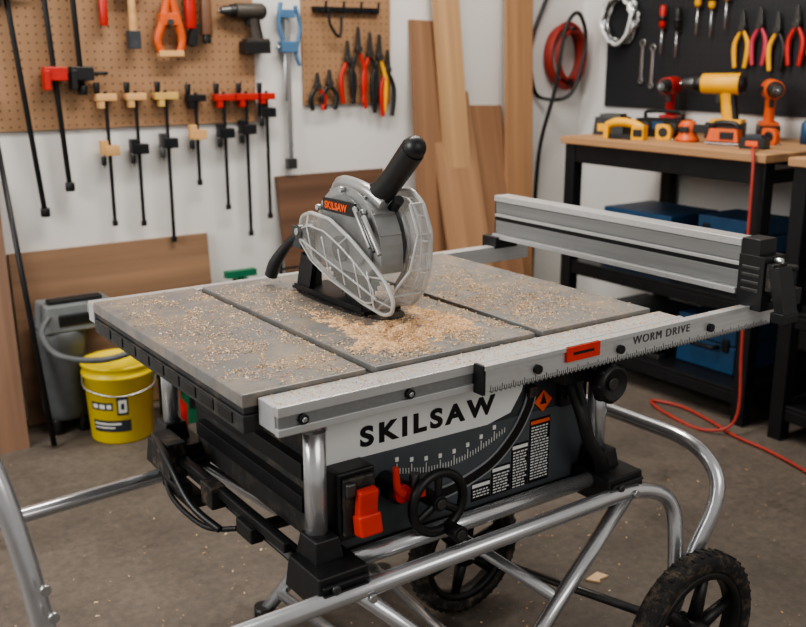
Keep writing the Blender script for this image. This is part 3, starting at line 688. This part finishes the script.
def tape(loc,rz,c):
    b=B('tape_measure'); b.prism(roundpoly([(-.035,0,0),(.035,0,0),(.035,0,.045),(.015,0,.068),(-.035,0,.068)],.012),(0,.035,0),c); b.cyl((0,-.002,.034),(0,.037,.034),.022,black); b.box((.04,.018,.004),(.012,.02,.006),steel); b.done(loc=loc,rotz=rz,bevel=.003,scale=.85)
tape((2.35,1.31,BT),-1.2,yellow); tape((2.50,.96,BT),-1.5,orng); tape((2.62,1.42,BT),-1.9,black)
b=B('battery_pack'); b.box((0,0,.022),(.10,.07,.044),black); b.box((0,0,.05),(.07,.05,.012),bodyg); b.box((0,-.036,.022),(.05,.003,.02),orange); b.done(loc=(2.34,.90,BT),rotz=-1.3,bevel=.004,scale=.85)
b=B('glue_bottle'); b.lathe((0,0,0),(0,0,1),[(0,0),(.028,0),(.028,.09),(.01,.11),(.006,.14),(0,.14)],blue,16); b.done(loc=(2.64,.90,BT),bevel=0,scale=.8)
b=B('wood_block'); b.box((0,0,.035),(.12,.09,.07),woodb); b.box((0,0,.072),(.10,.03,.01),woodd); b.done(loc=(2.66,.52,BT),rotz=.2,bevel=.003)
def case(loc,rotz,sx,sy,sz,m):
    b=B('tool_case'); b.bx(-sx/2,sx/2,-sy/2,sy/2,0,sz*.55,m); b.bx(-sx/2,sx/2,-sy/2,sy/2,sz*.57,sz,m); b.bx(-sx/2+.005,sx/2-.005,-sy/2+.005,sy/2-.005,.005,sz-.004,black)
    b.sweep(rounded([(-.06,-sy/2,sz*.5),(-.06,-sy/2-.035,sz*.5),(.06,-sy/2-.035,sz*.5),(.06,-sy/2,sz*.5)],.015),.008,black,8)
    for k in (-1,1): b.box((k*sx*.35,-sy/2-.004,sz*.56),(.03,.01,.05),black)
    return b.done(loc=loc,rotz=rotz,bevel=.008)
case((2.45,1.38,.446),r90,.34,.28,.22,blue); case((2.45,1.0,.446),r90,.30,.28,.12,bsteel); case((2.45,.98,.568),r90,.26,.22,.12,blue)
case((2.45,1.02,.126),r90,.26,.26,.19,blue); case((2.47,1.42,.126),r90,.28,.26,.14,bodyg); case((2.45,.35,.446),r90,.34,.28,.2,bodyg)
b=B('power_planer'); b.box((0,0,.05),(.08,.05,.05),black); b.box((0,0,.01),(.09,.04,.02),dsteel); b.sweep(spline([(-.03,0,.07),(-.015,0,.10),(.02,0,.10),(.035,0,.07)]),.010,orange,10); b.done(loc=(2.27,1.22,.126),rotz=r90,bevel=.005)
b=B('extension_cord')
b.sweep(spline([(2.30,.86,BT+.008),(2.19,.80,BT+.010),(2.160,.77,.90),(2.155,.76,.6),(2.145,.74,.3),(2.12,.72,.06),(2.06,.80,.008),(2.08,.98,.008),(2.14,1.10,.008),(2.18,1.0,.008),(2.15,.85,.008),(2.10,.70,.008),(2.08,.55,.008),(2.02,.35,.008),(1.92,.1,.008),(2.1,-.2,.008)],10),.0055,redcord,8); b.done(bevel=0)
# ------------------------------------------------------------ lights & world
w=bpy.data.worlds.new('world'); sc.world=w; w.use_nodes=True
bg=w.node_tree.nodes['Background']; bg.inputs[0].default_value=(1,.96,.91,1); bg.inputs[1].default_value=.42
def area(name,loc,tgt,sx,sy,e,col=(1,1,1)):
    l=bpy.data.lights.new(name,'AREA'); l.shape='RECTANGLE'; l.size=sx; l.size_y=sy; l.energy=e; l.color=col
    o=bpy.data.objects.new(name,l); bpy.context.collection.objects.link(o); o.location=loc
    o.rotation_euler=(V(tgt)-V(loc)).to_track_quat('-Z','Y').to_euler()
area('window_light',(-2.4,.8,2.2),(.8,.9,.6),1.6,1.3,84,(1,.985,.96))
area('ceiling_light',(1.1,1.1,2.7),(1.1,1.1,0),1.8,.4,60,(1,.93,.84))
area('behind_camera_light',(.5,-2.9,2.3),(1.2,1.2,.8),2.2,1.2,28,(1,.97,.92))  # unseen area lamp above and behind the camera, aimed into the room
# ------------------------------------------------------------ camera
cd=bpy.data.cameras.new('camera'); cam=bpy.data.objects.new('camera',cd); bpy.context.collection.objects.link(cam)
cam.location=(-.579,-1.172,1.25); cam.rotation_euler=(math.radians(90-14.85),0,math.radians(-35))
cd.lens=43.55; cd.sensor_width=36; cd.dof.use_dof=True; cd.dof.focus_distance=1.75; cd.dof.aperture_fstop=4.5
sc.camera=cam
sc.view_settings.view_transform='AgX'
try: sc.view_settings.look='AgX - Medium High Contrast'
except Exception: pass
